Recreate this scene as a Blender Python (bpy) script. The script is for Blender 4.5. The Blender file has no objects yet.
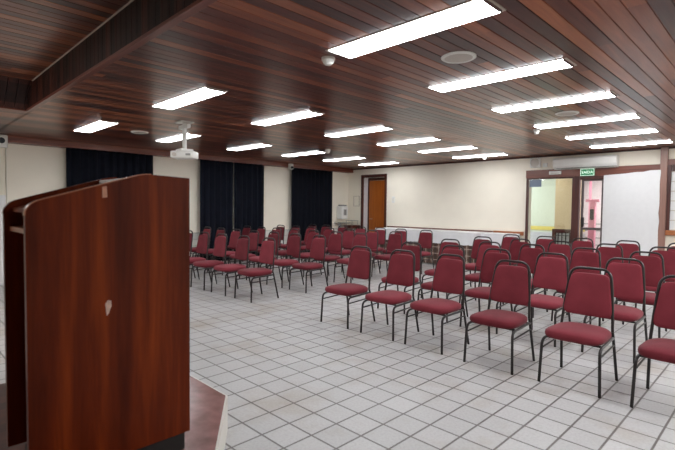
import bpy, bmesh, math, random
from mathutils import Vector, Matrix
random.seed(7)
SC = bpy.context.scene
COL = SC.collection
PI = math.pi
H = 1.4            # camera height
TILE = 0.21469
CEIL = 2.59
YB = 10.42         # back wall
XL = -9.95         # curtain wall
XR = 3.2
YF = -3.2
REC_Y, REC_X, REC_Z = 1.345, -7.0, 2.91   # raised ceiling over the stage

# ------------------------------------------------------------------ materials
def srgb(r, g, b):
    def f(c):
        c /= 255.0
        return c / 12.92 if c <= 0.04045 else ((c + 0.055) / 1.055) ** 2.4
    return (f(r), f(g), f(b), 1.0)

class NT:
    def __init__(s, name):
        s.m = bpy.data.materials.new(name); s.m.use_nodes = True
        s.t = s.m.node_tree; s.b = s.t.nodes['Principled BSDF']
    def n(s, typ, **kw):
        x = s.t.nodes.new(typ)
        for k, v in kw.items():
            if k.startswith('i_'):
                key = k[2:]
                x.inputs[int(key) if key.isdigit() else key].default_value = v
            else:
                setattr(x, k, v)
        return x
    def l(s, a, b): s.t.links.new(a, b)
    def math(s, op, a, b=None):
        x = s.n('ShaderNodeMath', operation=op)
        for i, v in enumerate((a, b)):
            if v is None: continue
            if isinstance(v, (int, float)): x.inputs[i].default_value = v
            else: s.l(v, x.inputs[i])
        return x.outputs[0]
    def ramp(s, fac, stops):
        x = s.n('ShaderNodeValToRGB')
        e = x.color_ramp.elements
        while len(e) < len(stops): e.new(0.5)
        for k, (p, c) in enumerate(stops): e[k].position = p; e[k].color = c
        s.l(fac, x.inputs[0]); return x.outputs[0]
    def mix(s, fac, a, b, blend='MIX'):
        x = s.n('ShaderNodeMix', data_type='RGBA', blend_type=blend)
        if isinstance(fac, (int, float)): x.inputs[0].default_value = fac
        else: s.l(fac, x.inputs[0])
        for i, v in ((6, a), (7, b)):
            if isinstance(v, tuple): x.inputs[i].default_value = v
            else: s.l(v, x.inputs[i])
        return x.outputs[2]
    def bump(s, h, strength=0.2, dist=0.01):
        x = s.n('ShaderNodeBump', i_Strength=strength, i_Distance=dist)
        s.l(h, x.inputs['Height']); s.l(x.outputs[0], s.b.inputs['Normal'])

def mat(name, col, rough=0.5, metal=0.0, var=0.06, nscale=12.0, bump=0.0, spec=0.5, coat=0.0):
    k = NT(name); b = k.b
    tc = k.n('ShaderNodeTexCoord')
    no = k.n('ShaderNodeTexNoise', i_Scale=nscale, i_Detail=4.0)
    k.l(tc.outputs['Object'], no.inputs['Vector'])
    dark = tuple(c * (1 - var) for c in col[:3]) + (1,)
    lite = tuple(min(1, c * (1 + var)) for c in col[:3]) + (1,)
    k.l(k.ramp(no.outputs[0], [(0.3, dark), (0.7, lite)]), b.inputs['Base Color'])
    b.inputs['Roughness'].default_value = rough
    b.inputs['Metallic'].default_value = metal
    b.inputs['Specular IOR Level'].default_value = spec
    b.inputs['Coat Weight'].default_value = coat
    if bump: k.bump(no.outputs[0], bump, 0.004)
    return k.m

def wood(name, c1, c2, c3, axis, board=0.0, rough=0.35, coat=0.0, across=0, spec=0.5, grain=1.0, sc0=26.0):
    """varnished wood: grain along axis; board > 0 gives each board (index across 'across') its own tone"""
    k = NT(name); b = k.b
    geo = k.n('ShaderNodeNewGeometry')
    sep = k.n('ShaderNodeSeparateXYZ'); k.l(geo.outputs['Position'], sep.inputs[0])
    sc = [sc0] * 3; sc[axis] = sc0 * 0.06
    mp = k.n('ShaderNodeMapping'); mp.inputs['Scale'].default_value = sc
    k.l(geo.outputs['Position'], mp.inputs['Vector'])
    vec = mp.outputs[0]
    if board:
        idx = k.math('FLOOR', k.math('DIVIDE', sep.outputs[across], board))
        seg = k.math('FLOOR', k.math('ADD', k.math('DIVIDE', sep.outputs[axis], 5.3), k.math('MULTIPLY', idx, 0.37)))
        cb = k.n('ShaderNodeCombineXYZ'); k.l(idx, cb.inputs[0]); k.l(seg, cb.inputs[1])
        wn = k.n('ShaderNodeTexWhiteNoise', noise_dimensions='2D'); k.l(cb.outputs[0], wn.inputs['Vector'])
        off = k.n('ShaderNodeVectorMath', operation='SCALE'); k.l(wn.outputs['Color'], off.inputs[0]); off.inputs['Scale'].default_value = 40.0
        ad = k.n('ShaderNodeVectorMath', operation='ADD'); k.l(vec, ad.inputs[0]); k.l(off.outputs[0], ad.inputs[1])
        vec = ad.outputs[0]
    no = k.n('ShaderNodeTexNoise', i_Scale=1.0, i_Detail=6.0, i_Roughness=0.6, i_Distortion=0.4)
    k.l(vec, no.inputs['Vector'])
    fac = k.math('MULTIPLY', k.math('SUBTRACT', no.outputs[0], 0.5), grain)
    if board:
        fac = k.math('ADD', fac, k.math('MULTIPLY', wn.outputs['Value'], 0.66))
        fac = k.math('ADD', fac, 0.17)
    else:
        fac = k.math('ADD', fac, 0.5)
    k.l(k.ramp(fac, [(0.15, c1), (0.5, c2), (0.88, c3)]), b.inputs['Base Color'])
    b.inputs['Roughness'].default_value = rough
    b.inputs['Coat Weight'].default_value = coat
    b.inputs['Coat Roughness'].default_value = 0.15
    b.inputs['Specular IOR Level'].default_value = spec
    k.bump(no.outputs[0], 0.08, 0.003)
    return k.m

def emis(name, col, strength):
    k = NT(name)
    k.b.inputs['Base Color'].default_value = col
    k.b.inputs['Emission Color'].default_value = col
    k.b.inputs['Emission Strength'].default_value = strength
    return k.m

def floor_material():
    k = NT('floor_tiles'); b = k.b
    geo = k.n('ShaderNodeNewGeometry')
    mp = k.n('ShaderNodeMapping'); mp.inputs['Location'].default_value = (9.487 * TILE + 40 * TILE, -8.5463 * TILE + 40 * TILE, 0)
    k.l(geo.outputs['Position'], mp.inputs['Vector'])
    br = k.n('ShaderNodeTexBrick', offset=0.0, squash=1.0)
    br.inputs['Scale'].default_value = 1.0
    br.inputs['Brick Width'].default_value = TILE
    br.inputs['Row Height'].default_value = TILE
    br.inputs['Mortar Size'].default_value = 0.0075
    br.inputs['Mortar Smooth'].default_value = 0.25
    br.inputs['Color1'].default_value = srgb(172, 171, 171)
    br.inputs['Color2'].default_value = srgb(180, 179, 179)
    br.inputs['Mortar'].default_value = srgb(98, 93, 90)
    k.l(mp.outputs[0], br.inputs['Vector'])
    n1 = k.n('ShaderNodeTexNoise', i_Scale=1.7, i_Detail=5.0, i_Roughness=0.6); k.l(geo.outputs['Position'], n1.inputs['Vector'])
    st = k.ramp(n1.outputs[0], [(0.50, srgb(255, 255, 255)), (0.74, srgb(236, 224, 210))])
    c = k.mix(1.0, br.outputs['Color'], st, 'MULTIPLY')
    n2 = k.n('ShaderNodeTexNoise', i_Scale=60.0, i_Detail=3.0); k.l(geo.outputs['Position'], n2.inputs['Vector'])
    c = k.mix(1.0, c, k.ramp(n2.outputs[0], [(0.3, srgb(240, 240, 240)), (0.6, srgb(255, 255, 255))]), 'MULTIPLY')
    k.l(c, b.inputs['Base Color'])
    k.l(k.ramp(n1.outputs[0], [(0.3, (0.30,) * 3 + (1,)), (0.7, (0.46,) * 3 + (1,))]), b.inputs['Roughness'])
    k.bump(k.math('MULTIPLY', br.outputs['Fac'], -1.0), 0.5, 0.004)
    return k.m

def wall_tiles(name):
    k = NT(name); b = k.b
    geo = k.n('ShaderNodeNewGeometry')
    sp = k.n('ShaderNodeSeparateXYZ'); k.l(geo.outputs['Position'], sp.inputs[0])
    cb = k.n('ShaderNodeCombineXYZ')
    k.l(k.math('ADD', k.math('ADD', sp.outputs[0], sp.outputs[1]), 30.0), cb.inputs[0]); k.l(sp.outputs[2], cb.inputs[1])
    br = k.n('ShaderNodeTexBrick', offset=0.0)
    for kk, v in (('Scale', 1.0), ('Brick Width', 0.15), ('Row Height', 0.15), ('Mortar Size', 0.004)): br.inputs[kk].default_value = v
    br.inputs['Color1'].default_value = srgb(216, 214, 206); br.inputs['Color2'].default_value = srgb(206, 206, 200); br.inputs['Mortar'].default_value = srgb(158, 156, 148)
    k.l(cb.outputs[0], br.inputs['Vector']); k.l(br.outputs['Color'], b.inputs['Base Color'])
    b.inputs['Roughness'].default_value = 0.25
    return k.m

def fabric(name, c1, c2, scale=420.0, rough=0.9, sheen=0.1, spec=0.2):
    k = NT(name); b = k.b
    tc = k.n('ShaderNodeTexCoord')
    n1 = k.n('ShaderNodeTexNoise', i_Scale=scale, i_Detail=2.0); k.l(tc.outputs['Object'], n1.inputs['Vector'])
    n2 = k.n('ShaderNodeTexNoise', i_Scale=5.0, i_Detail=3.0); k.l(tc.outputs['Object'], n2.inputs['Vector'])
    oi = k.n('ShaderNodeObjectInfo')
    f = k.math('ADD', k.math('MULTIPLY', n1.outputs[0], 0.45), k.math('MULTIPLY', n2.outputs[0], 0.45))
    f = k.math('ADD', f, k.math('MULTIPLY', k.math('SUBTRACT', oi.outputs['Random'], 0.4), 0.3))
    k.l(k.ramp(f, [(0.2, c1), (0.75, c2)]), b.inputs['Base Color'])
    b.inputs['Roughness'].default_value = rough
    b.inputs['Sheen Weight'].default_value = sheen
    b.inputs['Sheen Roughness'].default_value = 0.4
    b.inputs['Specular IOR Level'].default_value = spec
    k.bump(n1.outputs[0], 0.25, 0.002)
    return k.m

def plaid():
    k = NT('plaid_cloth'); b = k.b
    geo = k.n('ShaderNodeNewGeometry')
    sp = k.n('ShaderNodeSeparateXYZ'); k.l(geo.outputs['Position'], sp.inputs[0])
    def band(o, per, wid, ph=0.0):
        fr = k.math('FRACT', k.math('ADD', k.math('DIVIDE', o, per), 40.0 + ph))
        return k.math('LESS_THAN', fr, wid)
    u = k.math('ADD', sp.outputs[0], sp.outputs[1])
    c = k.mix(k.math('MULTIPLY', band(u, 0.19, 0.45), 0.75), srgb(120, 96, 84), srgb(52, 36, 34))
    c = k.mix(k.math('MULTIPLY', band(sp.outputs[2], 0.16, 0.45), 0.6), c, srgb(72, 56, 46))
    c = k.mix(k.math('MULTIPLY', band(u, 0.19, 0.08, 0.3), 0.7), c, srgb(214, 200, 186))
    c = k.mix(k.math('MULTIPLY', band(sp.outputs[2], 0.16, 0.10, 0.3), 0.6), c, srgb(206, 190, 176))
    k.l(c, b.inputs['Base Color']); b.inputs['Roughness'].default_value = 0.9
    return k.m

def glass(name, tint=(0.93, 0.97, 0.95, 1), alpha=0.12):
    k = NT(name)
    tr = k.n('ShaderNodeBsdfTransparent'); tr.inputs[0].default_value = tint
    gl = k.n('ShaderNodeBsdfGlossy'); gl.inputs['Roughness'].default_value = 0.03
    fr = k.n('ShaderNodeFresnel'); fr.inputs[0].default_value = 1.45
    mx = k.n('ShaderNodeMixShader')
    k.l(k.math('ADD', fr.outputs[0], alpha * 0.3), mx.inputs[0]); k.l(tr.outputs[0], mx.inputs[1]); k.l(gl.outputs[0], mx.inputs[2])
    k.l(mx.outputs[0], k.t.nodes['Material Output'].inputs[0])
    return k.m

M = {}
M['floor'] = floor_material()
M['wall'] = mat('cream_paint', srgb(238, 231, 216), 0.65, var=0.02, nscale=3)
M['tile'] = wall_tiles('white_wall_tiles')
M['white'] = mat('white_paint', srgb(220, 220, 221), 0.5, var=0.02)
M['plastic'] = mat('white_plastic', srgb(226, 226, 222), 0.35, var=0.02)
M['bead'] = mat('pale_metal_bead', srgb(190, 180, 170), 0.4, var=0.05)
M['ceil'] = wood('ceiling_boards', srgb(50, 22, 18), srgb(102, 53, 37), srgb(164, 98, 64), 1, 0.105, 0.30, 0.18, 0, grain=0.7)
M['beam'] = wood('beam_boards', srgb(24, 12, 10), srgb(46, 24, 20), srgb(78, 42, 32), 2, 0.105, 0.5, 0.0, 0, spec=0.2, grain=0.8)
M['trimwood'] = wood('trim_wood', srgb(74, 36, 28), srgb(112, 60, 46), srgb(136, 78, 60), 0, 0, 0.35, 0.15)
M['trimwood_y'] = wood('cornice_wood', srgb(74, 34, 26), srgb(116, 60, 44), srgb(140, 78, 56), 1, 0, 0.35, 0.15)
M['trimwood_z'] = wood('post_wood', srgb(112, 78, 68), srgb(142, 106, 94), srgb(160, 124, 112), 2, 0, 0.4, 0.1)
M['darkwood'] = wood('dark_frame_wood', srgb(44, 20, 18), srgb(72, 34, 28), srgb(92, 46, 36), 2, 0, 0.4, 0.1)
M['sillwood'] = wood('sill_wood', srgb(120, 66, 36), srgb(160, 96, 56), srgb(180, 116, 72), 0, 0, 0.45)
M['doorwood'] = wood('door_wood', srgb(120, 58, 14), srgb(158, 84, 24), srgb(182, 108, 38), 2, 0, 0.35, 0.2)
M['lectern'] = wood('lectern_veneer', srgb(54, 13, 2), srgb(98, 34, 6), srgb(142, 60, 14), 2, 0, 0.38, 0.0, spec=0.14, grain=1.6, sc0=9.0)
M['edgeband'] = mat('pale_edge_band', srgb(168, 108, 76), 0.35, var=0.1)
M['black'] = mat('black_base', srgb(22, 20, 20), 0.6)
M['deck'] = wood('stage_deck', srgb(36, 16, 12), srgb(60, 28, 20), srgb(80, 42, 30), 1, 0.105, 0.4, 0.05, 0)
M['granite'] = mat('red_granite', srgb(132, 92, 88), 0.22, var=0.28, nscale=9, bump=0.0)
M['riser'] = mat('pale_riser', srgb(206, 202, 194), 0.5, var=0.04)
M['tube'] = mat('dark_tube', srgb(46, 42, 42), 0.34, metal=0.35, var=0.1)
M['seat'] = fabric('maroon_fabric', srgb(82, 24, 31), srgb(134, 55, 65), sheen=0.12, spec=0.15)
M['curtain'] = fabric('navy_curtain', srgb(12, 14, 20), srgb(26, 29, 40), 90, sheen=0.0, spec=0.1)
M['cloth'] = fabric('white_tablecloth', srgb(214, 214, 216), srgb(232, 232, 234), 60)
M['plaid'] = plaid()
M['glass'] = glass('clear_glass')
M['light'] = emis('lamp_diffuser', (0.95, 0.98, 1.0, 1), 19.0)
M['grille'] = mat('speaker_grille', srgb(196, 190, 182), 0.6, var=0.08, nscale=200)
M['lens'] = mat('dark_lens', srgb(40, 44, 52), 0.1)
M['green'] = emis('exit_green', srgb(30, 130, 78), 0.35)
M['exittext'] = emis('exit_white', srgb(235, 250, 240), 0.9)
M['bluesign'] = mat('grey_blue_notice', srgb(112, 126, 146), 0.4, var=0.05)
M['paper'] = mat('pale_paper', srgb(214, 210, 196), 0.6, var=0.02)
M['darkgrey'] = mat('dark_grey_metal', srgb(92, 84, 84), 0.4, metal=0.3)
M['grey'] = mat('grey_metal', srgb(150, 150, 148), 0.35, metal=0.5)
M['pinkwall'] = mat('pale_pink_paint', srgb(226, 210, 214), 0.6, var=0.03)
M['pink'] = mat('pink_paint', srgb(206, 132, 152), 0.5, var=0.05)
M['yellow'] = mat('yellow_band', srgb(222, 206, 120), 0.6, var=0.04)
M['pale'] = mat('pale_green_paint', srgb(206, 214, 206), 0.6, var=0.03)
M['lilac'] = mat('pale_lilac_paint', srgb(196, 198, 214), 0.6, var=0.03)
M['tan'] = mat('tan_paint', srgb(206, 184, 152), 0.6, var=0.03)
M['scuff'] = mat('pale_scuff', srgb(206, 176, 160), 0.6, var=0.15, nscale=60)
M['residue'] = mat('sticker_residue', srgb(196, 140, 112), 0.5, var=0.15, nscale=40)

# ------------------------------------------------------------------ mesh helpers
def new(name, bm, m, parent=None, smooth=False, loc=None):
    me = bpy.data.meshes.new(name)
    bmesh.ops.recalc_face_normals(bm, faces=bm.faces[:])
    bm.to_mesh(me); bm.free()
    o = bpy.data.objects.new(name, me)
    for x in (m if isinstance(m, (list, tuple)) else [m]): me.materials.append(x)
    if smooth:
        for p in me.polygons: p.use_smooth = True
        if smooth != 'all':
            try: me.set_sharp_from_angle(angle=math.radians(40))
            except Exception: pass
    COL.objects.link(o)
    if parent: o.parent = parent
    if loc: o.location = loc
    return o

def box(bm, x0, x1, y0, y1, z0, z1, bev=0.0, seg=2, mi=0):
    r = bmesh.ops.create_cube(bm, size=1.0)
    vs = r['verts']
    for v in vs:
        v.co = Vector(((x0 + x1) / 2 + v.co.x * (x1 - x0), (y0 + y1) / 2 + v.co.y * (y1 - y0), (z0 + z1) / 2 + v.co.z * (z1 - z0)))
    fs = {f for v in vs for f in v.link_faces}
    for f in fs: f.material_index = mi
    if bev:
        es = list({e for v in vs for e in v.link_edges})
        bmesh.ops.bevel(bm, geom=es, offset=bev, segments=seg, affect='EDGES', profile=0.5)
    return bm

def bx(*a, **k):
    return box(bmesh.new(), *a, **k)

def tube(bm, pts, r, n=10, closed=False, caps=True):
    pts = [Vector(p) for p in pts]; N = len(pts); rings = []
    up = Vector((0, 0, 1)); prev = None
    for i, p in enumerate(pts):
        a = pts[i - 1] if (i or closed) else p
        b = pts[(i + 1) % N] if (i < N - 1 or closed) else p
        t = (b - a).normalized()
        if prev is None:
            s = t.cross(up)
            if s.length < 1e-3: s = t.cross(Vector((0, 1, 0)))
            s.normalize()
        else:
            s = prev - t * prev.dot(t); s.normalize()
        prev = s; w = t.cross(s)
        rr = r[i] if isinstance(r, (list, tuple)) else r
        rings.append([bm.verts.new(p + (s * math.cos(2 * PI * k / n) + w * math.sin(2 * PI * k / n)) * rr) for k in range(n)])
    for i in range(N if closed else N - 1):
        A, B = rings[i], rings[(i + 1) % N]
        for k in range(n):
            bm.faces.new((A[k], A[(k + 1) % n], B[(k + 1) % n], B[k]))
    if caps and not closed:
        bm.faces.new(rings[0][::-1]); bm.faces.new(rings[-1])
    return bm

def fillet(pts, rad, n=5):
    """round the inner corners of a polyline"""
    P = [Vector(p) for p in pts]; out = [P[0]]
    for i in range(1, len(P) - 1):
        a, b, c = P[i - 1], P[i], P[i + 1]
        r = min(rad, (a - b).length * 0.49, (c - b).length * 0.49)
        s = b + (a - b).normalized() * r; e = b + (c - b).normalized() * r
        for k in range(n + 1):
            t = k / n
            out.append(s * (1 - t) ** 2 + b * 2 * t * (1 - t) + e * t * t)
    out.append(P[-1]); return out

def squadric(bm, a, b, c, e1, e2, nu=14, nv=36):
    sg = lambda v, e: math.copysign(abs(v) ** e, v)
    rows = []
    for i in range(1, nu):
        u = -PI / 2 + PI * i / nu
        rows.append([bm.verts.new((a * sg(math.cos(u), e1) * sg(math.cos(v), e2), b * sg(math.cos(u), e1) * sg(math.sin(v), e2), c * sg(math.sin(u), e1)))
                     for v in [2 * PI * (k + 0.5) / nv for k in range(nv)]])
    bot = bm.verts.new((0, 0, -c)); top = bm.verts.new((0, 0, c))
    for i in range(len(rows) - 1):
        for k in range(nv):
            bm.faces.new((rows[i][k], rows[i][(k + 1) % nv], rows[i + 1][(k + 1) % nv], rows[i + 1][k]))
    for k in range(nv):
        bm.faces.new((bot, rows[0][(k + 1) % nv], rows[0][k])); bm.faces.new((top, rows[-1][k], rows[-1][(k + 1) % nv]))
    return bm

def lathe(bm, prof, n=32, mi=0, center=(0, 0, 0)):
    cx, cy, cz = center; rings = []
    for r, z in prof:
        if r < 1e-5: rings.append([bm.verts.new((cx, cy, cz + z))])
        else: rings.append([bm.verts.new((cx + r * math.cos(2 * PI * k / n), cy + r * math.sin(2 * PI * k / n), cz + z)) for k in range(n)])
    for A, B in zip(rings, rings[1:]):
        for k in range(n):
            q = (k + 1) % n
            if len(A) == 1 and len(B) > 1: f = bm.faces.new((A[0], B[q], B[k]))
            elif len(B) == 1 and len(A) > 1: f = bm.faces.new((A[k], A[q], B[0]))
            elif len(A) > 1: f = bm.faces.new((A[k], A[q], B[q], B[k]))
            else: continue
            f.material_index = mi
    return bm

def prism(bm, poly, axis, t0, t1):
    """extrude a 2-D outline along axis (0: outline in y,z  1: in x,z  2: in x,y)"""
    def P(p, t):
        if axis == 0: return (t, p[0], p[1])
        if axis == 1: return (p[0], t, p[1])
        return (p[0], p[1], t)
    A = [bm.verts.new(P(p, t0)) for p in poly]; B = [bm.verts.new(P(p, t1)) for p in poly]
    bm.faces.new(A); bm.faces.new(B[::-1])
    for i in range(len(poly)):
        j = (i + 1) % len(poly)
        bm.faces.new((A[i], A[j], B[j], B[i]))
    return bm

def tag(o, label, cat, group=None):
    o['label'] = label; o['category'] = cat
    if group: o['group'] = group
    return o

def thing(name, label, cat, loc=(0, 0, 0), rz=0.0, group=None):
    o = bpy.data.objects.new(name, None); COL.objects.link(o)
    o.empty_display_size = 0.1
    o.location = loc; o.rotation_euler = (0, 0, rz)
    return tag(o, label, cat, group)

def struct(name, bm, m, parent=None, smooth=False):
    o = new(name, bm, m, parent, smooth)
    if parent is None: o['kind'] = 'structure'
    return o

def dup(root, loc, rz=0.0, label=None):
    r = root.copy(); COL.objects.link(r); r.location = loc; r.rotation_euler = (0, 0, rz)
    if label: r['label'] = label
    for ch in list(root.children):
        c = ch.copy(); COL.objects.link(c); c.parent = r
        for g in list(ch.children):
            d = g.copy(); COL.objects.link(d); d.parent = c
    return r

# ------------------------------------------------------------------ the room shell
struct('floor', bx(XL - 0.2, XR + 0.2, YF - 0.2, YB, -0.1, 0.0), M['floor'])

def boards(x0, x1, y0, y1, z, th=0.05, pitch=0.105, gap=0.009, dep=0.007):
    """a board ceiling whose joints are real grooves; boards run along y"""
    bm = bmesh.new(); prof = []
    k0 = math.floor(x0 / pitch)
    x = k0 * pitch
    pts = [(x0, z)]
    while x < x1:
        for dx, dz in ((-gap / 2, 0), (-gap / 2 + 0.002, dep), (gap / 2 - 0.002, dep), (gap / 2, 0)):
            if x0 < x + dx < x1: pts.append((x + dx, z + dz))
        x += pitch
    pts.append((x1, z))
    A = [bm.verts.new((p[0], y0, p[1])) for p in pts]; B = [bm.verts.new((p[0], y1, p[1])) for p in pts]
    for i in range(len(pts) - 1):
        bm.faces.new((A[i], A[i + 1], B[i + 1], B[i]))
    box(bm, x0, x1, y0, y1, z + dep + 0.002, z + th)
    return bm
struct('ceiling', boards(XL - 0.2, XR + 0.2, REC_Y + 0.03, YB + 0.15, CEIL), M['ceil'])
struct('ceiling_side', boards(XL - 0.2, REC_X - 0.05, YF - 0.2, REC_Y + 0.05, CEIL), M['ceil'])
struct('ceiling_raised', boards(REC_X - 0.02, XR + 0.2, YF - 0.2, REC_Y + 0.02, REC_Z), M['ceil'])

# faces of the step up to the raised ceiling: upright boards
def upright(n_axis, c, a0, a1, z0, z1, th, pitch=0.105):
    bm = bmesh.new(); a = a0
    while a < a1 - 1e-4:
        b = min(a + pitch - 0.006, a1)
        if n_axis == 1: box(bm, a, b, c, c + th, z0, z1)
        else: box(bm, c - th, c, a, b, z0, z1)
        a += pitch
    if n_axis == 1: box(bm, a0, a1, c + 0.006, c + th, z0, z1)
    else: box(bm, c - th, c - 0.006, a0, a1, z0, z1)
    return bm
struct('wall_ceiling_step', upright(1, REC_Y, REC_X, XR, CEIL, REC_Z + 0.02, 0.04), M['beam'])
bm = bmesh.new(); yy = YF
while yy < REC_Y:
    y2 = min(yy + 0.099, REC_Y)
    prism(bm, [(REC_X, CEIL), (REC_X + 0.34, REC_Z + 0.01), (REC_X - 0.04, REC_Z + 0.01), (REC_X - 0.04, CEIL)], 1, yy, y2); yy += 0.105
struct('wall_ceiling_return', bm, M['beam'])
bm = bmesh.new(); box(bm, REC_X - 0.05, XR, REC_Y - 0.006, REC_Y + 0.05, CEIL - 0.008, CEIL + 0.02, 0.003); struct('trim_1', bm, M['trimwood'])
bm = bmesh.new(); box(bm, REC_X - 0.075, REC_X + 0.006, YF, REC_Y - 0.01, CEIL - 0.008, CEIL + 0.02, 0.003); struct('trim_2', bm, M['trimwood_y'])
bm = bmesh.new(); box(bm, REC_X + 0.36, XR, REC_Y - 0.012, REC_Y - 0.002, REC_Z - 0.009, REC_Z - 0.001); struct('trim_3', bm, M['bead'])

# curtain wall, stage wall, unseen wall behind the viewer's right
struct('wall_left', bx(XL - 0.15, XL, YF, YB + 0.15, 0.0, CEIL + 0.4), M['wall'])
struct('wall_right', bx(XR, XR + 0.15, YF, YB + 0.15, 0.0, REC_Z + 0.1), M['wall'])
struct('wall_front', bx(XL, XR, YF - 0.15, YF, 0.0, REC_Z + 0.1), M['wall'])
bm = bmesh.new(); box(bm, XL, XL + 0.02, 1.0, YB, 0.0, 0.74); box(bm, XL, XL + 0.026, 1.0, YB, 0.74, 0.76); struct('baseboard_left', bm, M['tile'])
bm = bmesh.new(); box(bm, XL, XL + 0.22, YF, YB, 2.47, CEIL, 0.004); struct('trim_cornice', bm, M['trimwood_y'])

# back wall with the deep wooden doorway, the glazed opening and a window
DX0, DX1 = -9.30, -8.45          # clear opening of the wooden door
GX0, GX1 = -4.30, -1.78          # glazed opening
WX0 = -1.63                      # window to the side of the post
bm = bmesh.new()
for a in ((XL, DX0, 0, CEIL), (DX0, DX1, 2.31, CEIL), (DX1, GX0, 0, CEIL), (GX0, GX1, 2.27, CEIL), (GX1, WX0, 0, CEIL), (WX0, XR, 2.26, CEIL), (WX0, XR, 0, 0.94), (0.6, XR, 0.94, 2.26)):
    box(bm, a[0], a[1], YB, YB + 0.25, a[2], a[3])
struct('wall_back', bm, M['wall'])
bm = bmesh.new(); box(bm, XL + 0.22, XR, YB - 0.03, YB, CEIL - 0.035, CEIL, 0.004); struct('trim_crown', bm, M['darkwood'])
bm = bmesh.new(); box(bm, DX1 + 0.10, -5.1, YB - 0.022, YB, 0.835, 0.868, 0.003); struct('trim_rail', bm, M['trimwood'])
bm = bmesh.new(); box(bm, -5.08, GX0 - 0.05, YB - 0.035, YB, 0.79, 0.875, 0.004); struct('trim_board', bm, M['sillwood'])
# white reveal and door frame
bm = bmesh.new()
box(bm, DX0 - 0.02, DX0 + 0.002, YB + 0.01, YB + 0.25, 0, 2.31); box(bm, DX1 - 0.002, DX1 + 0.02, YB + 0.01, YB + 0.25, 0, 2.31)
struct('trim_reveal', bm, M['white'])
d1 = thing('door_1', 'orange brown wooden door set deep in a dark red frame', 'door', (0, YB, 0)); d1['kind'] = 'structure'
bm = bmesh.new()
box(bm, DX0 - 0.075, DX0 + 0.005, -0.03, 0.02, 0, 2.31, 0.004); box(bm, DX1 - 0.005, DX1 + 0.065, -0.03, 0.02, 0, 2.31, 0.004); box(bm, DX0 - 0.075, DX1 + 0.065, -0.03, 0.02, 2.30, 2.385, 0.004)
new('door_frame', bm, M['darkwood'], d1)
bm = bmesh.new(); box(bm, DX0 + 0.01, DX0 + 0.055, 0.20, 0.25, 0, 2.3); box(bm, DX0 + 0.055, DX1 - 0.01, 0.20, 0.25, 2.22, 2.3)
new('inner_frame', bm, M['darkwood'], d1)
bm = bmesh.new(); box(bm, DX0 + 0.058, DX1 - 0.01, 0.215, 0.25, 0.01, 2.215, 0.003)
box(bm, -8.88, -8.87, 0.213, 0.22, 0.05, 2.2)
new('door_leaf', bm, M['doorwood'], d1)
bm = bmesh.new(); tube(bm, [(DX0 + 0.12, 0.215, 1.05), (DX0 + 0.12, 0.165, 1.05), (DX0 + 0.23, 0.165, 1.05)], 0.009)
new('door_handle', bm, M['grey'], d1, True)

# lintel and posts of the glazed opening
bm = bmesh.new(); box(bm, GX0 - 0.02, GX1 + 0.02, YB - 0.04, YB + 0.14, 2.10, 2.275, 0.004); struct('trim_lintel', bm, M['trimwood'])
bm = bmesh.new(); box(bm, GX1 - 0.01, WX0 - 0.045, YB - 0.07, YB + 0.1, 0.0, CEIL - 0.001, 0.005); struct('trim_post', bm, M['trimwood_z'])
bm = bmesh.new(); box(bm, -3.34, -3.20, YB - 0.02, YB + 0.10, 0.0, 2.10, 0.004); struct('trim_mullion', bm, M['darkwood'])
bm = bmesh.new(); box(bm, -3.19, -2.73, YB - 0.02, YB + 0.08, 2.03, 2.10, 0.003); struct('trim_head', bm, M['darkwood'])
w1 = thing('window_1', 'tall clear glass pane beside the exit door', 'window', (0, YB, 0)); w1['kind'] = 'structure'
bm = bmesh.new(); box(bm, GX0 - 0.015, GX0 + 0.02, -0.02, 0.06, 0, 2.1); box(bm, GX0 + 0.02, -3.34, -0.01, 0.05, 2.07, 2.1); box(bm, GX0 + 0.02, -3.34, -0.01, 0.05, 0, 0.05)
new('pane_frame', bm, M['darkwood'], w1)
new('pane', bx(GX0 + 0.02, -3.34, 0.015, 0.023, 0.05, 2.07), M['glass'], w1)
# window beside the post
w2 = thing('window_2', 'brown framed window with white slats beside the post', 'window', (0, YB, 0)); w2['kind'] = 'structure'
bm = bmesh.new()
box(bm, WX0 - 0.044, WX0 + 0.012, -0.05, 0.1, 1.035, 2.25, 0.004); box(bm, WX0 + 0.03, 0.6, -0.05, 0.1, 2.13, 2.25, 0.004); box(bm, 0.52, 0.6, -0.05, 0.1, 1.035, 2.13, 0.004)

new('window_frame', bm, M['darkwood'], w2)
bm = bmesh.new(); box(bm, WX0 - 0.044, 0.65, -0.07, 0.0, 0.94, 1.035, 0.005); new('window_sill', bm, M['sillwood'], w2)
bm = bmesh.new()
for k in range(6):
    box(bm, WX0 + 0.014, 0.515, -0.02, 0.0, 1.05 + k * 0.18, 1.05 + k * 0.18 + 0.165)
new('blind', bm, M['white'], w2)
bm = bmesh.new()
for k in range(7): box(bm, WX0 + 0.014, 0.52, -0.03, -0.004, 1.036 + k * 0.18, 1.05 + k * 0.18)
new('glazing_bar', bm, M['bead'], w2)
bm = bmesh.new(); box(bm, WX0 - 0.05, XR, YB - 0.03, YB, 2.25, 2.36, 0.004); struct('trim_side_lintel', bm, M['trimwood'])

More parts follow.
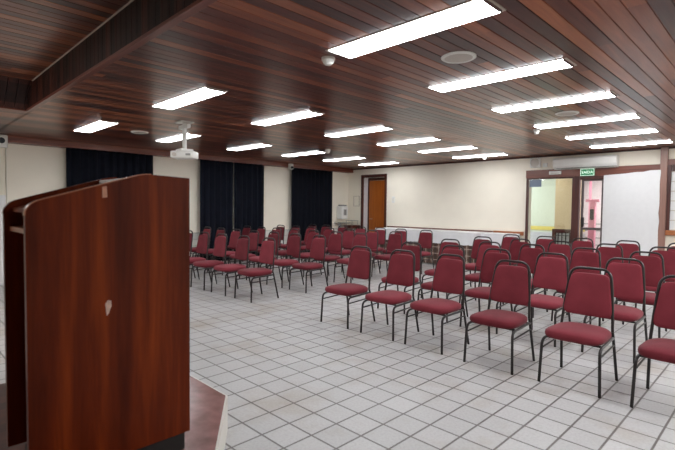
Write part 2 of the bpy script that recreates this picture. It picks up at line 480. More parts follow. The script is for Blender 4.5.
# white board closing the rest of the opening, ragged along the post
wp = [(-2.725, 0.0), (-2.725, 2.10), (-2.55, 2.11), (-2.35, 2.12), (-2.18, 2.14), (-2.05, 2.14), (-1.93, 2.165), (-1.775, 2.165)]
for k in range(14): wp.append((-1.772 - 0.010 * ((k * 7) % 3) / 2 - 0.006 * (k % 2), 2.10 - k * 0.15))
wp.append((-1.83, 0.0))
bm = prism(bmesh.new(), wp, 1, YB - 0.085, YB - 0.075)
tag(new('blank_board', bm, M['white']), 'blank white panel filling the opening beside the brown wooden post', 'panel')

# ------------------------------------------------------------------ corridor beyond the glass
struct('floor_corridor', bx(-9.0, 2.0, YB, 16.5, -0.1, -0.0005), M['tile'])
struct('ceiling_corridor', bx(-9.0, 2.0, YB + 0.25, 16.5, 2.7, 2.8), M['white'])
bm = bmesh.new(); box(bm, -9.0, -4.1, 13.6, 13.75, 0.0, 2.7); struct('wall_corridor', bm, M['pale'])
bm = bmesh.new(); box(bm, -9.0, -4.0, 13.585, 13.6, 0.80, 0.91); struct('trim_band', bm, M['yellow'])
bm = bmesh.new(); box(bm, -9.0, -4.0, 13.585, 13.6, 0.0, 0.74); struct('trim_plinth', bm, M['lilac'])
bm = bmesh.new(); box(bm, -4.24, -3.86, 12.0, 12.15, 0.0, 2.7); box(bm, -4.24, -4.1, 12.15, 13.6, 0.0, 2.7); struct('wall_corner', bm, M['tan'])
bm = bmesh.new(); box(bm, -9.0, 2.0, 16.3, 16.45, 0.0, 2.7); struct('wall_far', bm, M['pinkwall'])
bm = bmesh.new(); box(bm, -9.15, -9.0, YB + 0.25, 16.45, 0, 2.7); struct('wall_corridor_left', bm, M['pale'])
bm = bmesh.new(); box(bm, 2.0, 2.15, YB + 0.25, 16.45, 0, 2.7); struct('wall_corridor_right', bm, M['pinkwall'])
# low framed partition seen through the glass
p = thing('partition_screen', 'low dark wood framed grid screen seen through the glass pane', 'screen', (0, 11.3, 0))
bm = bmesh.new(); box(bm, -4.03, -3.58, -0.04, 0.04, 0.85, 0.94, 0.004); box(bm, -4.03, -3.95, -0.04, 0.04, 0, 0.85); box(bm, -3.64, -3.58, -0.04, 0.04, 0, 0.85)
new('screen_frame', bm, M['darkwood'], p)
bm = bmesh.new()
for k in range(4): box(bm, -3.91 + k * 0.085, -3.895 + k * 0.085, -0.012, 0.012, 0.0, 0.85)
for k in range(6): box(bm, -3.95, -3.64, -0.01, 0.01, 0.08 + k * 0.14, 0.095 + k * 0.14)

new('screen_grid', bm, M['black'], p)
new('screen_sheet', bx(-3.95, -3.64, 0.015, 0.02, 0, 0.85), M['white'], p)
# glazed exit door
p = thing('door_2', 'slim framed glass exit door with a push bar', 'door', (0, YB + 0.03, 0)); p['kind'] = 'structure'
bm = bmesh.new(); box(bm, -3.165, -3.12, -0.02, 0.02, 0.01, 2.03); box(bm, -2.78, -2.745, -0.02, 0.02, 0.01, 2.03); box(bm, -3.12, -2.78, -0.02, 0.02, 0.98, 1.03); box(bm, -3.12, -2.78, -0.02, 0.02, 0.01, 0.12); box(bm, -3.12, -2.78, -0.02, 0.02, 2.0, 2.03)
new('door_frame', bm, M['darkgrey'], p)
new('pane', bx(-3.12, -2.78, -0.004, 0.004, 0.12, 2.0), M['glass'], p)
bm = bmesh.new(); box(bm, -3.15, -3.09, -0.06, -0.02, 1.04, 1.24, 0.01); new('door_handle', bm, M['black'], p)
# pink column and things in the corridor
p = thing('pink_totem', 'pink column with a dark slot behind the exit door', 'column', (-3.99, 14.2, 0))
bm = bmesh.new(); box(bm, -0.07, 0.07, -0.08, 0.08, 0.0, 1.62, 0.01); box(bm, -0.18, 0.16, -0.06, 0.06, 1.62, 1.70, 0.006); new('shaft', bm, M['pink'], p)
bm = bmesh.new(); box(bm, -0.05, 0.05, -0.09, -0.078, 1.12, 1.42); new('slot', bm, M['black'], p)
p = thing('pink_gate', 'pink and white barred gate frame at the corridor end', 'gate', (-4.6, 15.6, 0))
bm = bmesh.new()
for x in (-1.0, -0.45, 0.1, 0.85, 1.6): box(bm, x, x + 0.06, -0.03, 0.03, 0, 2.55)
new('post', bm, M['pink'], p)
bm = bmesh.new()
for z in (0.3, 0.52, 0.74, 0.95): box(bm, -0.94, 1.6, -0.02, 0.02, z, z + 0.03)
new('rail', bm, M['grey'], p)

# ------------------------------------------------------------------ signs and wall fittings
def text(bmname, s, size, m, loc, rot, parent=None, ext=0.001):
    cu = bpy.data.curves.new('lettering', 'FONT'); cu.body = s; cu.size = size; cu.extrude = ext; cu.align_x = 'CENTER'; cu.align_y = 'CENTER'
    o = bpy.data.objects.new('tmp', cu); COL.objects.link(o)
    me = bpy.data.meshes.new_from_object(o.evaluated_get(bpy.context.evaluated_depsgraph_get()))
    COL.objects.unlink(o); bpy.data.objects.remove(o)
    me.materials.clear(); me.materials.append(m)
    q = bpy.data.objects.new(bmname, me); COL.objects.link(q); q.location = loc; q.rotation_euler = rot
    if parent: q.parent = parent
    return q
ex = thing('exit_sign', 'green exit sign with white lettering above the door', 'sign', (-3.04, YB - 0.04, 2.18))
new('sign_plate', bx(-0.135, 0.135, -0.025, 0.0, -0.075, 0.075, bev=0.004), M['green'], ex)
bm = bmesh.new()
for a in ((-0.13, 0.13, 0.062, 0.07), (-0.13, 0.13, -0.07, -0.062), (-0.13, -0.122, -0.062, 0.062), (0.122, 0.13, -0.062, 0.062)): box(bm, a[0], a[1], -0.0265, -0.0252, a[2], a[3])
new('sign_border', bm, M['exittext'], ex)
text('lettering', 'SAÍDA', 0.078, M['exittext'], (0, -0.0262, -0.004), (PI / 2, 0, 0), ex, 0.0005)

s = thing('motion_sensor', 'small white bar sensor on the brown lintel beside the exit sign', 'sensor', (-3.68, YB - 0.04, 2.195))
new('housing', bx(-0.125, 0.125, -0.035, 0, -0.035, 0.035, bev=0.008), M['plastic'], s)
new('lens', bx(-0.09, 0.09, -0.037, -0.034, -0.02, 0.0), M['grille'], s)

ac = thing('air_conditioner', 'long cream split air conditioner high on the wall under the ceiling', 'air conditioner', (-3.08, YB, 2.255))
prof = [(0, 0), (-0.10, 0.0), (-0.17, 0.03), (-0.21, 0.09), (-0.215, 0.2), (-0.19, 0.235), (0, 0.235)]
bm = prism(bmesh.new(), prof, 0, -0.60, 0.60); new('body', bm, M['plastic'], ac)
bm = bmesh.new(); box(bm, -0.54, 0.54, -0.185, -0.10, 0.012, 0.02); new('louver', bm, M['grey'], ac)
bm = bmesh.new()
for k in range(8): box(bm, -0.56, 0.56, -0.17 + k * 0.02, -0.16 + k * 0.02, 0.2352, 0.239)
new('intake_grille', bm, M['grey'], ac)

el = thing('wall_speaker', 'round faced white fitting on the wall above the glass pane', 'wall speaker', (-4.12, YB, 2.44))
bm = bmesh.new(); box(bm, -0.12, 0.12, -0.06, 0, -0.11, 0.11, 0.03, 3); new('housing', bm, M['plastic'], el, True)
bm = lathe(bmesh.new(), [(0.0, 0.0), (0.085, 0.0), (0.095, 0.012), (0.095, 0.0)], 28)
bmesh.ops.rotate(bm, verts=bm.verts[:], cent=(0, 0, 0), matrix=Matrix.Rotation(PI / 2, 3, 'X')); bmesh.ops.translate(bm, verts=bm.verts[:], vec=(0, -0.061, 0.0))
new('face', bm, M['grille'], el, True)
tag(new('junction_box', bx(-3.96, -3.86, YB - 0.035, YB, 2.33, 2.42, bev=0.008), M['plastic']), 'small white box between the round fitting and air conditioner', 'box')
nb = thing('glass_notice', 'grey blue notice stuck in the upper corner of the glass', 'notice', (-4.12, YB + 0.012, 1.985))
new('sheet', bx(-0.13, 0.13, -0.004, 0.0, -0.085, 0.08), M['bluesign'], nb)
fr = thing('wall_notice', 'pale framed notice on the wall beside the wooden door', 'notice', (-9.57, YB, 1.59))
bm = bmesh.new()
for a in ((-0.12, 0.12, 0.145, 0.16), (-0.12, 0.12, -0.16, -0.145), (-0.12, -0.107, -0.145, 0.145), (0.107, 0.12, -0.145, 0.145)): box(bm, a[0], a[1], -0.018, 0, a[2], a[3])
new('frame', bm, M['bead'], fr); new('sheet', bx(-0.107, 0.107, -0.008, 0, -0.145, 0.145), M['wall'], fr)
sw = thing('light_switch', 'small pale switch plate on the wall past the wooden door', 'switch', (-8.14, YB, 1.63))
new('plate', bx(-0.05, 0.05, -0.01, 0, -0.09, 0.09, bev=0.004), M['plastic'], sw); new('rocker', bx(-0.02, 0.02, -0.015, -0.009, -0.04, 0.04, bev=0.002), M['paper'], sw)

# dispenser, shelf and console in the far corner
dp = thing('water_dispenser', 'white dispenser on the wall beside the last dark curtain', 'dispenser', (XL, 10.05, 1.03))
bm = bmesh.new(); box(bm, 0.0, 0.24, -0.14, 0.14, 0.0, 0.40, 0.03, 3); new('body', bm, M['plastic'], dp, True)
new('window', bx(0.238, 0.244, -0.06, 0.06, 0.12, 0.30, bev=0.004), M['grey'], dp)
bm = bmesh.new(); box(bm, 0.05, 0.2, -0.12, 0.12, 0.40, 0.44, 0.015); new('lid', bm, M['grey'], dp)
sh = thing('wall_shelf', 'narrow grey shelf under the white dispenser', 'shelf', (XL, 10.03, 0.90))
new('board', bx(0.0, 0.30, -0.22, 0.22, 0.0, 0.025, bev=0.004), M['grey'], sh)
bm = bmesh.new(); box(bm, 0.02, 0.05, -0.06, 0.06, -0.9, 0.0, 0.003); new('bracket', bm, M['white'], sh)
cs = thing('console_table', 'small dark wooden console against the wall beside the wooden door', 'table', (-9.52, 10.2, 0))
new('tabletop', bx(-0.19, 0.13, -0.19, 0.19, 0.76, 0.85, bev=0.005), M['darkwood'], cs)
for sx in (-0.16, 0.10):
    for sy in (-0.16, 0.16): new('leg', bx(sx - 0.02, sx + 0.02, sy - 0.02, sy + 0.02, 0, 0.76), M['darkwood'], cs)
ty = thing('wire_tray', 'small grey wire tray standing on the dark console', 'tray', (-9.55, 10.2, 0.85))
bm = bmesh.new(); tube(bm, fillet([(-0.15, -0.13, 0.14), (0.15, -0.13, 0.14), (0.15, 0.13, 0.14), (-0.15, 0.13, 0.14), (-0.15, -0.12, 0.14)], 0.03), 0.007, 6)
for k in range(6): tube(bm, [(-0.12 + k * 0.05, -0.13, 0.135), (-0.12 + k * 0.05, 0.13, 0.135)], 0.004, 5)
new('tray_grid', bm, M['grey'], ty, True)
for sx in (-0.13, 0.13):
    for sy in (-0.11, 0.11): new('foot', tube(bmesh.new(), [(sx, sy, 0.0), (sx, sy, 0.135)], 0.006, 6), M['grey'], ty, True)

# motion detector on the cornice, emergency lamp and pale cabinet near the stage
pr = thing('security_camera', 'small white detector on the cornice between the two far curtains', 'detector', (XL + 0.22, 7.88, 2.475))
bm = bmesh.new(); box(bm, 0.0, 0.10, -0.06, 0.06, -0.07, 0.09, 0.02, 3); new('body', bm, M['plastic'], pr, True)
bm = squadric(bmesh.new(), 0.03, 0.045, 0.035, 1, 1, 8, 16); bmesh.ops.translate(bm, verts=bm.verts[:], vec=(0.10, 0, -0.02)); new('lens', bm, M['lens'], pr, True)
em = thing('emergency_lamp', 'white lamp box with a round dark lens high above the lectern', 'lamp', (XL + 0.22, 1.38, 2.46))
bm = bmesh.new(); box(bm, 0.0, 0.08, -0.16, 0.19, -0.10, 0.12, 0.015, 2); new('body', bm, M['plastic'], em, True)
bm = lathe(bmesh.new(), [(0, 0), (0.05, 0), (0.055, -0.012), (0.07, -0.012), (0.07, 0.0)], 20)
bmesh.ops.rotate(bm, verts=bm.verts[:], cent=(0, 0, 0), matrix=Matrix.Rotation(PI / 2, 3, 'Y')); bmesh.ops.translate(bm, verts=bm.verts[:], vec=(0.083, 0.10, 0.02))
new('lens', bm, M['lens'], em, True)
tag(new('wall_cable', tube(bmesh.new(), [(XL + 0.01, 1.585, 0.8), (XL + 0.01, 1.585, 2.46)], 0.009, 8), M['paper']), 'thin pale cable conduit running down the wall below the lamp box', 'cable')
cb = thing('white_cabinet', 'pale white cabinet against the wall behind the lectern', 'cabinet', (XL + 0.025, 1.2, 0))
bm = bmesh.new(); box(bm, 0.0, 0.36, -0.6, 0.31, 0.0, 1.54, 0.006); new('body', bm, M['white'], cb)
bm = bmesh.new(); box(bm, 0.36, 0.378, -0.59, -0.04, 0.06, 1.52, 0.003); new('door', bm, M['white'], cb)
bm = bmesh.new(); box(bm, 0.36, 0.378, -0.03, 0.30, 0.06, 1.52, 0.003); new('door', bm, M['white'], cb)

# ------------------------------------------------------------------ curtains
def curtain(y0, y1, label, seed, top=2.475, bot=0.06):
    R = random.Random(seed); n = int((y1 - y0) / 0.012); bm = bmesh.new(); cols = []
    ph = 0.0; rows = [bot, 0.5, 1.1, 1.8, 2.3, top]
    freq = [R.uniform(0.8, 1.25) for _ in range(60)]
    for i in range(n + 1):
        t = i / n; y = y0 + (y1 - y0) * t
        ph += 2 * PI * 0.012 / 0.165 * freq[int(t * 59)]
        col = []
        for z in rows:
            k = 1.0 - 0.35 * (z / top)
            d = math.sin(ph) * 0.034 * k + math.sin(ph * 0.37 + seed) * 0.014 * (1.2 - z / top) + 0.006 * math.sin(ph * 2.1 + z)
            col.append(bm.verts.new((XL + 0.13 + d, y + 0.012 * math.sin(ph * 0.5 + z * 1.3) * (1 - z / top) * (0 if i in (0, n) else 1), z)))
        cols.append(col)
    for a, b in zip(cols, cols[1:]):
        for k in range(len(rows) - 1): bm.faces.new((a[k], b[k], b[k + 1], a[k + 1]))
    o = new('curtain', bm, M['curtain'], None, 'all')
    md = o.modifiers.new('thick', 'SOLIDIFY'); md.thickness = 0.006
    tag(o, label, 'curtain', 'dark curtains along the wall'); return o
curtain(2.50, 4.18, 'dark navy curtain behind the lectern, nearest the stage', 3)
curtain(5.27, 6.17, 'dark navy curtain of the middle window, on its stage side', 11)
curtain(6.19, 7.11, 'dark navy curtain of the middle window, on its far side by the bright gap', 17)
curtain(8.02, 9.62, 'dark navy curtain nearest the white dispenser in the far corner', 23)
# ------------------------------------------------------------------ ceiling lights and fittings
def make_light(label):
    t = thing('ceiling_light', label, 'ceiling light', (0, 0, CEIL), 0, 'fluorescent ceiling lights')
    bm = bmesh.new(); L, W, f = 0.652, 0.128, 0.008
    for a in ((-L, L, -W, -W + f), (-L, L, W - f, W), (-L, -L + f * 2.2, -W + f, W - f), (L - f * 2.2, L, -W + f, W - f)): box(bm, a[0], a[1], a[2], a[3], -0.006, 0.004)
    new('frame', bm, M['bead'], t)
    bm = bmesh.new(); box(bm, -L + 0.03, L - 0.03, -W + f + 0.002, W - f - 0.002, -0.013, -0.001, 0.005, 2)
    new('diffuser', bm, M['light'], t)
    for s in (-1, 1):
        bm = bmesh.new(); box(bm, s * (L - 0.026) - 0.01, s * (L - 0.026) + 0.01, -W + 0.02, W - 0.02, -0.013, -0.001); new('end_cap', bm, M['darkwood'], t)
    return t
ordn = ['nearest the stage', 'second from the stage', 'third from the stage', 'fourth from the stage', 'fifth from the stage', 'farthest from the stage']
colw = [('in the column above the exit side chairs', -1.60, -1.785), ('in the middle column', -4.045, -4.245), ('in the column beside the curtains', -6.40, -6.72)]
LY = [2.13, 3.31, 4.48, 5.66, 6.83, 8.04]
proto = None; LIGHTS = []
ADJ = {('beside', 0): (-6.40, 1.965), ('beside', 1): (-6.50, 3.13), ('beside', 2): (-6.575, 4.43), ('above ', 2): (-1.65, 4.455)}
for k_, v_ in {0: (-4.07, 2.05), 1: (-4.12, 3.265)}.items(): ADJ[('middle', k_)] = v_
for cw, xa, xb in colw:
    key = 'beside' if 'beside' in cw else ('middle' if 'middle' in cw else 'above ')
    for k in range(6):
        lab = 'white ceiling light ' + ordn[k] + ' ' + cw
        x = (xa + (xb - xa) * k / 5) * 1.19; y = LY[k] * 1.19
        q = (ADJ.get((key, k)) or (x / 1.19, y / 1.19)); x, y = q[0] * 1.19, q[1] * 1.19
        if proto is None: proto = make_light(lab); proto.location = (x, y, CEIL); o = proto
        else: o = dup(proto, (x, y, CEIL), 0, lab)
        LIGHTS.append(o)

def ceil_speaker(x, y, label, r=0.12):
    t = thing('ceiling_speaker', label, 'speaker', (x, y, CEIL), 0, 'round ceiling speakers')
    new('rim', lathe(bmesh.new(), [(r * 0.80, 0.0), (r * 0.80, -0.012), (r * 0.9, -0.016), (r, -0.008), (r, 0.0)], 36), M['plastic'], t, True)
    new('grille', lathe(bmesh.new(), [(0, -0.013), (r * 0.5, -0.012), (r * 0.81, -0.009)], 36), M['grille'], t, True)
ceil_speaker(-1.90, 3.23, 'round white ceiling speaker between the two biggest light panels', 0.135)
ceil_speaker(-2.01, 6.0, 'round white ceiling speaker midway along the lights facing the exit', 0.135)
ceil_speaker(-7.6, 3.01, 'round white ceiling speaker by the lights beside the curtains', 0.135)

def detector(x, y, label, r=0.055, d=0.06):
    t = thing('smoke_detector', label, 'smoke detector', (x, y, CEIL), 0, 'ceiling detectors')
    new('base', lathe(bmesh.new(), [(r, 0.0), (r, -d * 0.35), (r * 0.8, -d * 0.35)], 24), M['plastic'], t, True)
    new('dome', lathe(bmesh.new(), [(r * 0.85, -d * 0.34), (r * 0.8, -d * 0.6), (r * 0.5, -d * 0.9), (0, -d)], 24), M['plastic'], t, True)
detector(-2.67, 2.55, 'small white ceiling detector at the end of the biggest light panel')
detector(-2.745, 6.93, 'small white ceiling detector at the end of a light facing the exit', 0.05, 0.08)
detector(-6.85, 6.55, 'small white ceiling detector near the curtain side lights', 0.06, 0.09)
detector(-5.0, 9.72, 'small white ceiling detector above the cloth covered tables', 0.05, 0.08)

# projector hanging from the ceiling
pj = thing('projector', 'white projector hanging from the ceiling on a white pole', 'projector', (-6.18, 3.08, CEIL))
new('ceiling_plate', bx(-0.10, 0.10, -0.10, 0.10, -0.02, 0, bev=0.004), M['plastic'], pj)
new('pole', tube(bmesh.new(), [(0, 0, -0.02), (0, 0, -0.40)], 0.03, 14), M['plastic'], pj, True)
bm = bmesh.new(); tube(bm, [(0, 0, -0.02), (-0.0, 0, -0.0201)], 0.02, 6); box(bm, -0.13, 0.13, -0.03, 0.03, -0.10, -0.045, 0.006); new('socket', bm, M['plastic'], pj)
bm = bmesh.new(); box(bm, -0.09, 0.09, -0.09, 0.09, -0.42, -0.39, 0.004)
new('bracket', bm, M['plastic'], pj)
bm = bmesh.new(); box(bm, -0.165, 0.165, -0.12, 0.12, -0.525, -0.42, 0.02, 3)
bmesh.ops.rotate(bm, verts=bm.verts[:], cent=(0, 0, 0), matrix=Matrix.Rotation(math.radians(42), 3, 'Z'))
pb = new('body', bm, M['plastic'], pj, True)
def onbody(name, bm, m):
    bmesh.ops.rotate(bm, verts=bm.verts[:], cent=(0, 0, 0), matrix=Matrix.Rotation(math.radians(42), 3, 'Z')); return new(name, bm, m, pb, True)
bm = tube(bmesh.new(), [(-0.10, -0.115, -0.475), (-0.10, -0.135, -0.475)], 0.028, 16); onbody('lens', bm, M['grille'])
bm = bmesh.new(); box(bm, 0.06, 0.13, -0.122, -0.116, -0.49, -0.46); onbody('vent', bm, M['grey'])

# ------------------------------------------------------------------ stage with granite top
SH = 0.22
C0 = (-2.455, 1.49); C1 = (-1.925, 1.11)
dx, dy = C1[0] - C0[0], C1[1] - C0[1]
poly = [(-3.62, C0[1]), C0, (C0[0] + dx * 6.8, C0[1] + dy * 6.8), (C0[0] + dx * 6.8, -3.0), (-3.62, -3.0)]
st = thing('stage', 'low stage with a red granite top under the lectern', 'stage', (0, 0, 0))
def inset(pl, d):
    cx = sum(p[0] for p in pl) / len(pl); cy = sum(p[1] for p in pl) / len(pl); out = []
    n = len(pl)
    for i in range(n):
        a = Vector(pl[i - 1]); b = Vector(pl[i]); c = Vector(pl[(i + 1) % n])
        e1 = (b - a).normalized(); e2 = (c - b).normalized()
        n1 = Vector((e1.y, -e1.x)); n2 = Vector((e2.y, -e2.x))
        bis = (n1 + n2).normalized(); out.append(tuple(b + bis * (d / max(0.3, bis.dot(n1)))))
    return out
new('riser', prism(bmesh.new(), inset(poly, -0.013), 2, 0.0, SH - 0.004), M['riser'], st)
new('deck', bx(-3.6, -2.52, -2.9, 1.0, SH, SH + 0.004), M['deck'], st)
new('granite_top', prism(bmesh.new(), poly, 2, SH - 0.01, SH), M['granite'], st)
# ------------------------------------------------------------------ lectern
NX, FX = -2.01, -2.45            # the two side panels (outer faces)
Y0, Y1 = 0.375, 1.026
lt = thing('lectern', 'tall reddish brown wooden lectern with a sloped top on the stage', 'lectern', (NX, Y0, SH))
def side_outline():
    zb = 0.32 - SH
    pts = [(0.0, zb), (0.0, 1.355 - SH)]
    # rounded lower corner of the slope
    a, b, c = Vector((0.0, 1.355 - SH)), Vector((0.0, 1.395 - SH)), Vector((0.045, 1.413 - SH))
    for k in range(1, 8):
        t = k / 7; p = a * (1 - t) ** 2 + b * 2 * t * (1 - t) + c * t * t; pts.append((p.x, p.y))
    a, b, c = Vector((0.40, 1.523 - SH)), Vector((0.435, 1.535 - SH)), Vector((0.47, 1.534 - SH))
    for k in range(0, 6):
        t = k / 5; p = a * (1 - t) ** 2 + b * 2 * t * (1 - t) + c * t * t; pts.append((p.x, p.y))
    pts += [(Y1 - Y0, 1.527 - SH), (Y1 - Y0, zb)]
    return pts
out = side_outline()
T = 0.028
pn = new('side_panel', prism(bmesh.new(), out, 0, -T, 0.0), M['lectern'], lt)
pf = new('side_panel', prism(bmesh.new(), out, 0, FX - NX, FX - NX + T), M['lectern'], lt)
pf['label'] = 'far side panel'
def band(x0, x1):
    bm = bmesh.new(); seq = out[1:-2]; off = 0.0025
    A = []
    for i, p in enumerate(seq):
        a = Vector(seq[max(0, i - 1)]); b = Vector(seq[min(len(seq) - 1, i + 1)]); t = (b - a).normalized()
        n = Vector((-t.y, t.x)); q = Vector(p) + n * off; r = Vector(p) - n * 0.001
        A.append([bm.verts.new((x0, q.x, q.y)), bm.verts.new((x1, q.x, q.y)), bm.verts.new((x1, r.x, r.y)), bm.verts.new((x0, r.x, r.y))])
    for a, b in zip(A, A[1:]):
        for k in range(4): bm.faces.new((a[k], a[(k + 1) % 4], b[(k + 1) % 4], b[k]))
    bm.faces.new(A[0]); bm.faces.new(A[-1][::-1])
    return bm
new('edge_band', band(-T, 0.0005), M['edgeband'], pn, True)
new('edge_band', band(FX - NX, FX - NX + T), M['lectern'], pf, True)
def patch(name, ypts, m):
    bm = prism(bmesh.new(), [(y - Y0, z - SH) for y, z in ypts], 0, -0.0002, 0.0012); new(name, bm, m, pn)
patch('sticker_residue', [(0.643, 1.427), (0.643, 1.472), (0.66, 1.476), (0.662, 1.43)], M['residue'])
patch('scuff_mark', [(0.656, 0.935), (0.65, 0.985), (0.66, 1.0), (0.673, 0.997), (0.675, 0.975), (0.664, 0.945)], M['scuff'])
inx0, inx1 = FX - NX + T, -T
new('front_panel', bx(inx0, inx1, Y1 - Y0 - 0.05, Y1 - Y0 - 0.025, 0.1, 1.527 - SH - 0.02), M['lectern'], lt)
sl = [(0.03, 1.363 - SH), (0.37, 1.472 - SH), (0.37, 1.488 - SH), (0.03, 1.379 - SH)]
new('reading_board', prism(bmesh.new(), sl, 0, inx0, inx1), M['lectern'], lt)
bm = bmesh.new(); box(bm, inx0, inx1, 0.40, Y1 - Y0 - 0.05, 1.478 - SH, 1.496 - SH); new('top_board', bm, M['lectern'], lt)
bm = bmesh.new(); box(bm, inx0, inx1, 0.02, Y1 - Y0 - 0.05, 1.28 - SH, 1.30 - SH, 0.002); new('shelf', bm, M['edgeband'], lt)
new('base', bx(FX - NX + 0.05, -0.03, 0.06, Y1 - Y0 - 0.012, 0.0045, 0.1), M['black'], lt)
new('book_rest_edge', bx(inx0, inx1, 0.385, 0.402, 1.480 - SH, 1.517 - SH, bev=0.003), M['white'], lt)
# ------------------------------------------------------------------ cloth covered tables along the back wall
def cloth_table(x0, x1, y0, y1, label, clabel, plabel, drop, seed):
    t = thing('folding_table', label, 'table', ((x0 + x1) / 2, (y0 + y1) / 2, 0), 0, 'tables along the back wall')
    hw, hd = (x1 - x0) / 2 - 0.03, (y1 - y0) / 2 - 0.03
    new('tabletop', bx(-hw, hw, -hd, hd, 0.795, 0.82), M['white'], t)
    for sx in (-1, 1):
        for sy in (-1, 1): new('leg', tube(bmesh.new(), [(sx * (hw - 0.1), sy * (hd - 0.06), 0), (sx * (hw - 0.1), sy * (hd - 0.06), 0.795)], 0.014, 8), M['grey'], t, True)
    def drape(name, e, zt, zb, amp, m, lab, cat):
        R = random.Random(seed + int(zb * 100)); per = []
        X0, X1, Yf, Yk = x0 - e, x1 + e, y0 - e, y1 - 0.005
        pts = []
        n = 8
        for i in range(n + 1): pts.append((X0, Yk + (Yf - Yk) * i / n, -1, 0))
        n = int((X1 - X0) / 0.05)
        for i in range(1, n): pts.append((X0 + (X1 - X0) * i / n, Yf, 0, -1))
        for i in range(9): pts.append((X1, Yf + (Yk - Yf) * i / 8, 1, 0))
        bm = bmesh.new(); A = []; B = []; Cc = []
        for i, (x, y, nx, ny) in enumerate(pts):
            w = abs(math.sin(i * 0.9 + seed)) * amp * (0 if y > Yk - 0.02 else 1) + R.uniform(0, amp * 0.3)
            A.append(bm.verts.new((x, y, zt))); B.append(bm.verts.new((x + nx * w * 0.5, y + ny * w * 0.5, (zt + zb) / 2))); Cc.append(bm.verts.new((x + nx * w, y + ny * w, zb + R.uniform(-0.004, 0.008))))
        for i in range(len(pts) - 1):
            bm.faces.new((A[i], A[i + 1], B[i + 1], B[i])); bm.faces.new((B[i], B[i + 1], Cc[i + 1], Cc[i]))
        bm.faces.new(A)
        o = new(name, bm, m, None, True); tag(o, lab, cat, 'cloths on the back tables' if cat == 'tablecloth' else None)
    drape('plaid_tablecloth', 0.004, 0.824, 0.015, 0.02, M['plaid'], plabel, 'tablecloth')
    drape('white_tablecloth', 0.03, 0.832, 0.832 - drop, 0.03, M['cloth'], clabel, 'tablecloth')
cloth_table(-8.16, -6.74, 9.72, YB - 0.025, 'folding table hidden under cloths nearest the wooden door', 'white cloth over the table nearest the wooden door', 'dark plaid undercloth hanging below the white cloth nearest the wooden door', 0.30, 2)
cloth_table(-6.58, -5.22, 9.72, YB - 0.025, 'folding table hidden under cloths in the middle of the back wall', 'white cloth over the middle table of the back wall', 'dark plaid undercloth hanging below the middle white cloth', 0.30, 5)
cloth_table(-5.04, -4.45, 9.80, YB - 0.04, 'small table hidden under cloths beside the glass pane', 'white cloth over the small table beside the glass pane', 'plaid undercloth on the small table beside the glass pane', 0.5, 9)

# ------------------------------------------------------------------ chairs
def make_chair(label):
    t = thing('banquet_chair', label, 'chair', (0, 0, 0), 0, None)
    bm = squadric(bmesh.new(), 0.216, 0.23, 0.047, 0.66, 0.52, 16, 40)
    for v in bm.verts:
        v.co.z += 0.010 * (1 - (v.co.x / 0.216) ** 2) * (1 if v.co.z > 0 else 0)
        v.co.x *= 1.0 - 0.05 * (v.co.y / 0.225)
        v.co += Vector((0, -0.035, 0.400))
    new('seat', bm, M['seat'], t, 'all')
    bm = squadric(bmesh.new(), 0.5, 0.5, 0.5, 0.30, 0.28, 16, 36)   # x: width  y: height  z: thickness
    for v in bm.verts:
        u, w, th = v.co.x * 2, v.co.y * 2, v.co.z * 2
        z = 0.688 + w * 0.175
        half = 0.192 - 0.046 * (w * 0.5 + 0.5)
        y = 0.176 + (z - 0.52) * 0.16 - 0.012 + th * 0.026 * (1 - 0.25 * u * u) + 0.018 * (u * u - 0.6) * -1
        v.co = Vector((u * half, y, z))
    new('backrest', bm, M['seat'], t, 'all')
    r = 0.0115
    for s in (-1, 1):
        p = fillet([(s * 0.222, -0.25, 0.0), (s * 0.210, -0.238, 0.352), (s * 0.200, 0.17, 0.366)], 0.06)
        new('leg', tube(bmesh.new(), p, r), M['tube'], t, True)
        p = fillet([(s * 0.196, 0.150, 0.412), (s * 0.199, 0.165, 0.36), (s * 0.216, 0.24, 0.0)], 0.03)
        new('leg', tube(bmesh.new(), p, r), M['tube'], t, True)
        new('stretcher', tube(bmesh.new(), [(s * 0.206, -0.224, 0.285), (s * 0.203, 0.180, 0.305)], 0.0075, 8), M['tube'], t, True)
    p = [(-0.196, 0.150, 0.412), (-0.179, 0.185, 0.66), (-0.153, 0.226, 0.905), (0.153, 0.226, 0.905), (0.179, 0.185, 0.66), (0.196, 0.150, 0.412)]
    new('back_frame', tube(bmesh.new(), fillet(p, 0.085, 8), r), M['tube'], t, True)
    for y, z in ((-0.17, 0.360), (0.14, 0.366)):
        new('seat_crossbar', tube(bmesh.new(), [(-0.2, y, z), (0.2, y, z)], 0.009, 8), M['tube'], t, True)
    return t
rown = ['front row', 'second row', 'third row', 'fourth row', 'back row']
cnum = ['on the aisle', 'second from the aisle', 'third from the aisle', 'fourth from the aisle', 'fifth from the aisle', 'sixth from the aisle', 'seventh from the aisle']
RY = [4.005, 5.09, 6.15, 7.21, 8.29]
RIGHT = [-3.81, -3.165, -2.54, -1.87, -1.18, -0.52]
LEFT = [-5.74, -6.39, -7.03, -7.67, -8.31, -8.93, -9.50]
nR = [6, 5, 5, 5, 5]
proto = None; R = random.Random(5)
def put(x, y, label, grp):
    global proto
    rz = math.radians(R.uniform(-2.0, 2.0))
    x += R.uniform(-0.02, 0.02); y += R.uniform(-0.02, 0.02)
    if proto is None:
        proto = make_chair(label); proto.location = (x, y, 0); proto.rotation_euler = (0, 0, rz); o = proto
    else: o = dup(proto, (x, y, 0), rz, label)
    o['group'] = grp
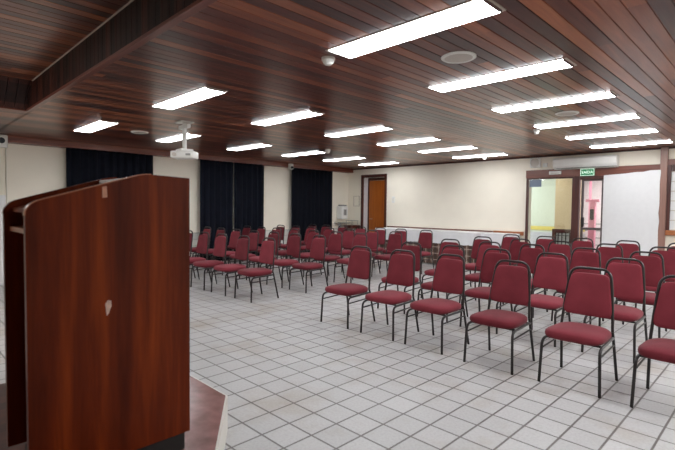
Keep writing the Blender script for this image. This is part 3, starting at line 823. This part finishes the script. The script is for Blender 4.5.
for k, y in enumerate(RY):
    for c in range(nR[k]):
        put(RIGHT[c], y, 'maroon padded chair %s, %s of the exit side block' % (cnum[c], rown[k]), 'chairs in the exit side block')
    for c in range(7):
        if k == 0 and c > 4: continue
        if k == 1 and c > 6: continue
        put(LEFT[c], y, 'maroon padded chair %s, %s of the curtain side block' % (cnum[c], rown[k]), 'chairs in the curtain side block')

# ------------------------------------------------------------------ light
def area(name, loc, rot, sx, sy, power, col=(1, 1, 1)):
    l = bpy.data.lights.new(name, 'AREA'); l.shape = 'RECTANGLE'; l.size = sx; l.size_y = sy; l.energy = power; l.color = col
    o = bpy.data.objects.new(name, l); COL.objects.link(o); o.location = loc; o.rotation_euler = rot
    return o
# fill lights added out of view as a fourth ceiling column, for balance
for k in range(6):
    area('offframe_fill_light', (0.98, LY[k] * 1.19, CEIL - 0.01), (0, 0, 0), 1.2, 0.24, 46, (0.95, 0.98, 1.0))
# unseen area lights added to brighten the corridor beyond the glass
area('corridor_fill_light', (-4.9, 11.25, 2.65), (0, 0, 0), 1.0, 0.4, 28, (1, 1, 0.98))
area('corridor_fill_light', (-6.2, 12.4, 2.65), (0, 0, 0), 1.5, 0.6, 70, (1, 1, 0.97))
area('corridor_fill_light', (-3.4, 14.6, 2.65), (0, 0, 0), 1.5, 0.8, 150, (1, 0.96, 0.97))
area('corridor_fill_light', (-1.0, 12.5, 2.65), (0, 0, 0), 1.5, 0.6, 90, (1, 0.96, 0.97))
# unseen fill light added under the raised ceiling to brighten the curtain wall
area('wall_fill_light', (-6.1, -0.9, REC_Z - 0.01), (0, 0, 0), 1.2, 0.24, 105, (1.0, 0.96, 0.92))
W = bpy.data.worlds.new('world'); SC.world = W; W.use_nodes = True
W.node_tree.nodes['Background'].inputs[0].default_value = (0.6, 0.65, 0.7, 1)
W.node_tree.nodes['Background'].inputs[1].default_value = 0.3

# ------------------------------------------------------------------ camera
cam = bpy.data.cameras.new('camera'); co = bpy.data.objects.new('camera', cam); COL.objects.link(co)
cam.sensor_width = 36.0; cam.lens = 455.29 / 675 * 36.0; cam.clip_start = 0.02
yaw, pitch, roll = -0.7845, -0.0395, 0.0112
f = Vector((math.sin(yaw) * math.cos(pitch), math.cos(yaw) * math.cos(pitch), math.sin(pitch)))
r0 = Vector((math.cos(yaw), -math.sin(yaw), 0)); u0 = r0.cross(f)
r1 = r0 * math.cos(roll) + u0 * math.sin(roll); u1 = u0 * math.cos(roll) - r0 * math.sin(roll)
co.matrix_world = Matrix(((r1.x, u1.x, -f.x, 0), (r1.y, u1.y, -f.y, 0), (r1.z, u1.z, -f.z, H), (0, 0, 0, 1)))
cam.dof.use_dof = True; cam.dof.focus_distance = 5.2; cam.dof.aperture_fstop = 2.4
SC.camera = co
vs = SC.view_settings
vs.view_transform = 'Standard'; vs.look = 'None'; vs.exposure = 0.0; vs.gamma = 1.0; vs.use_curve_mapping = False
SC.cycles.max_bounces = 10; SC.cycles.diffuse_bounces = 5; SC.cycles.glossy_bounces = 4; SC.cycles.transparent_max_bounces = 12
SC.cycles.sample_clamp_indirect = 6.0
SC.cycles.use_denoising = True
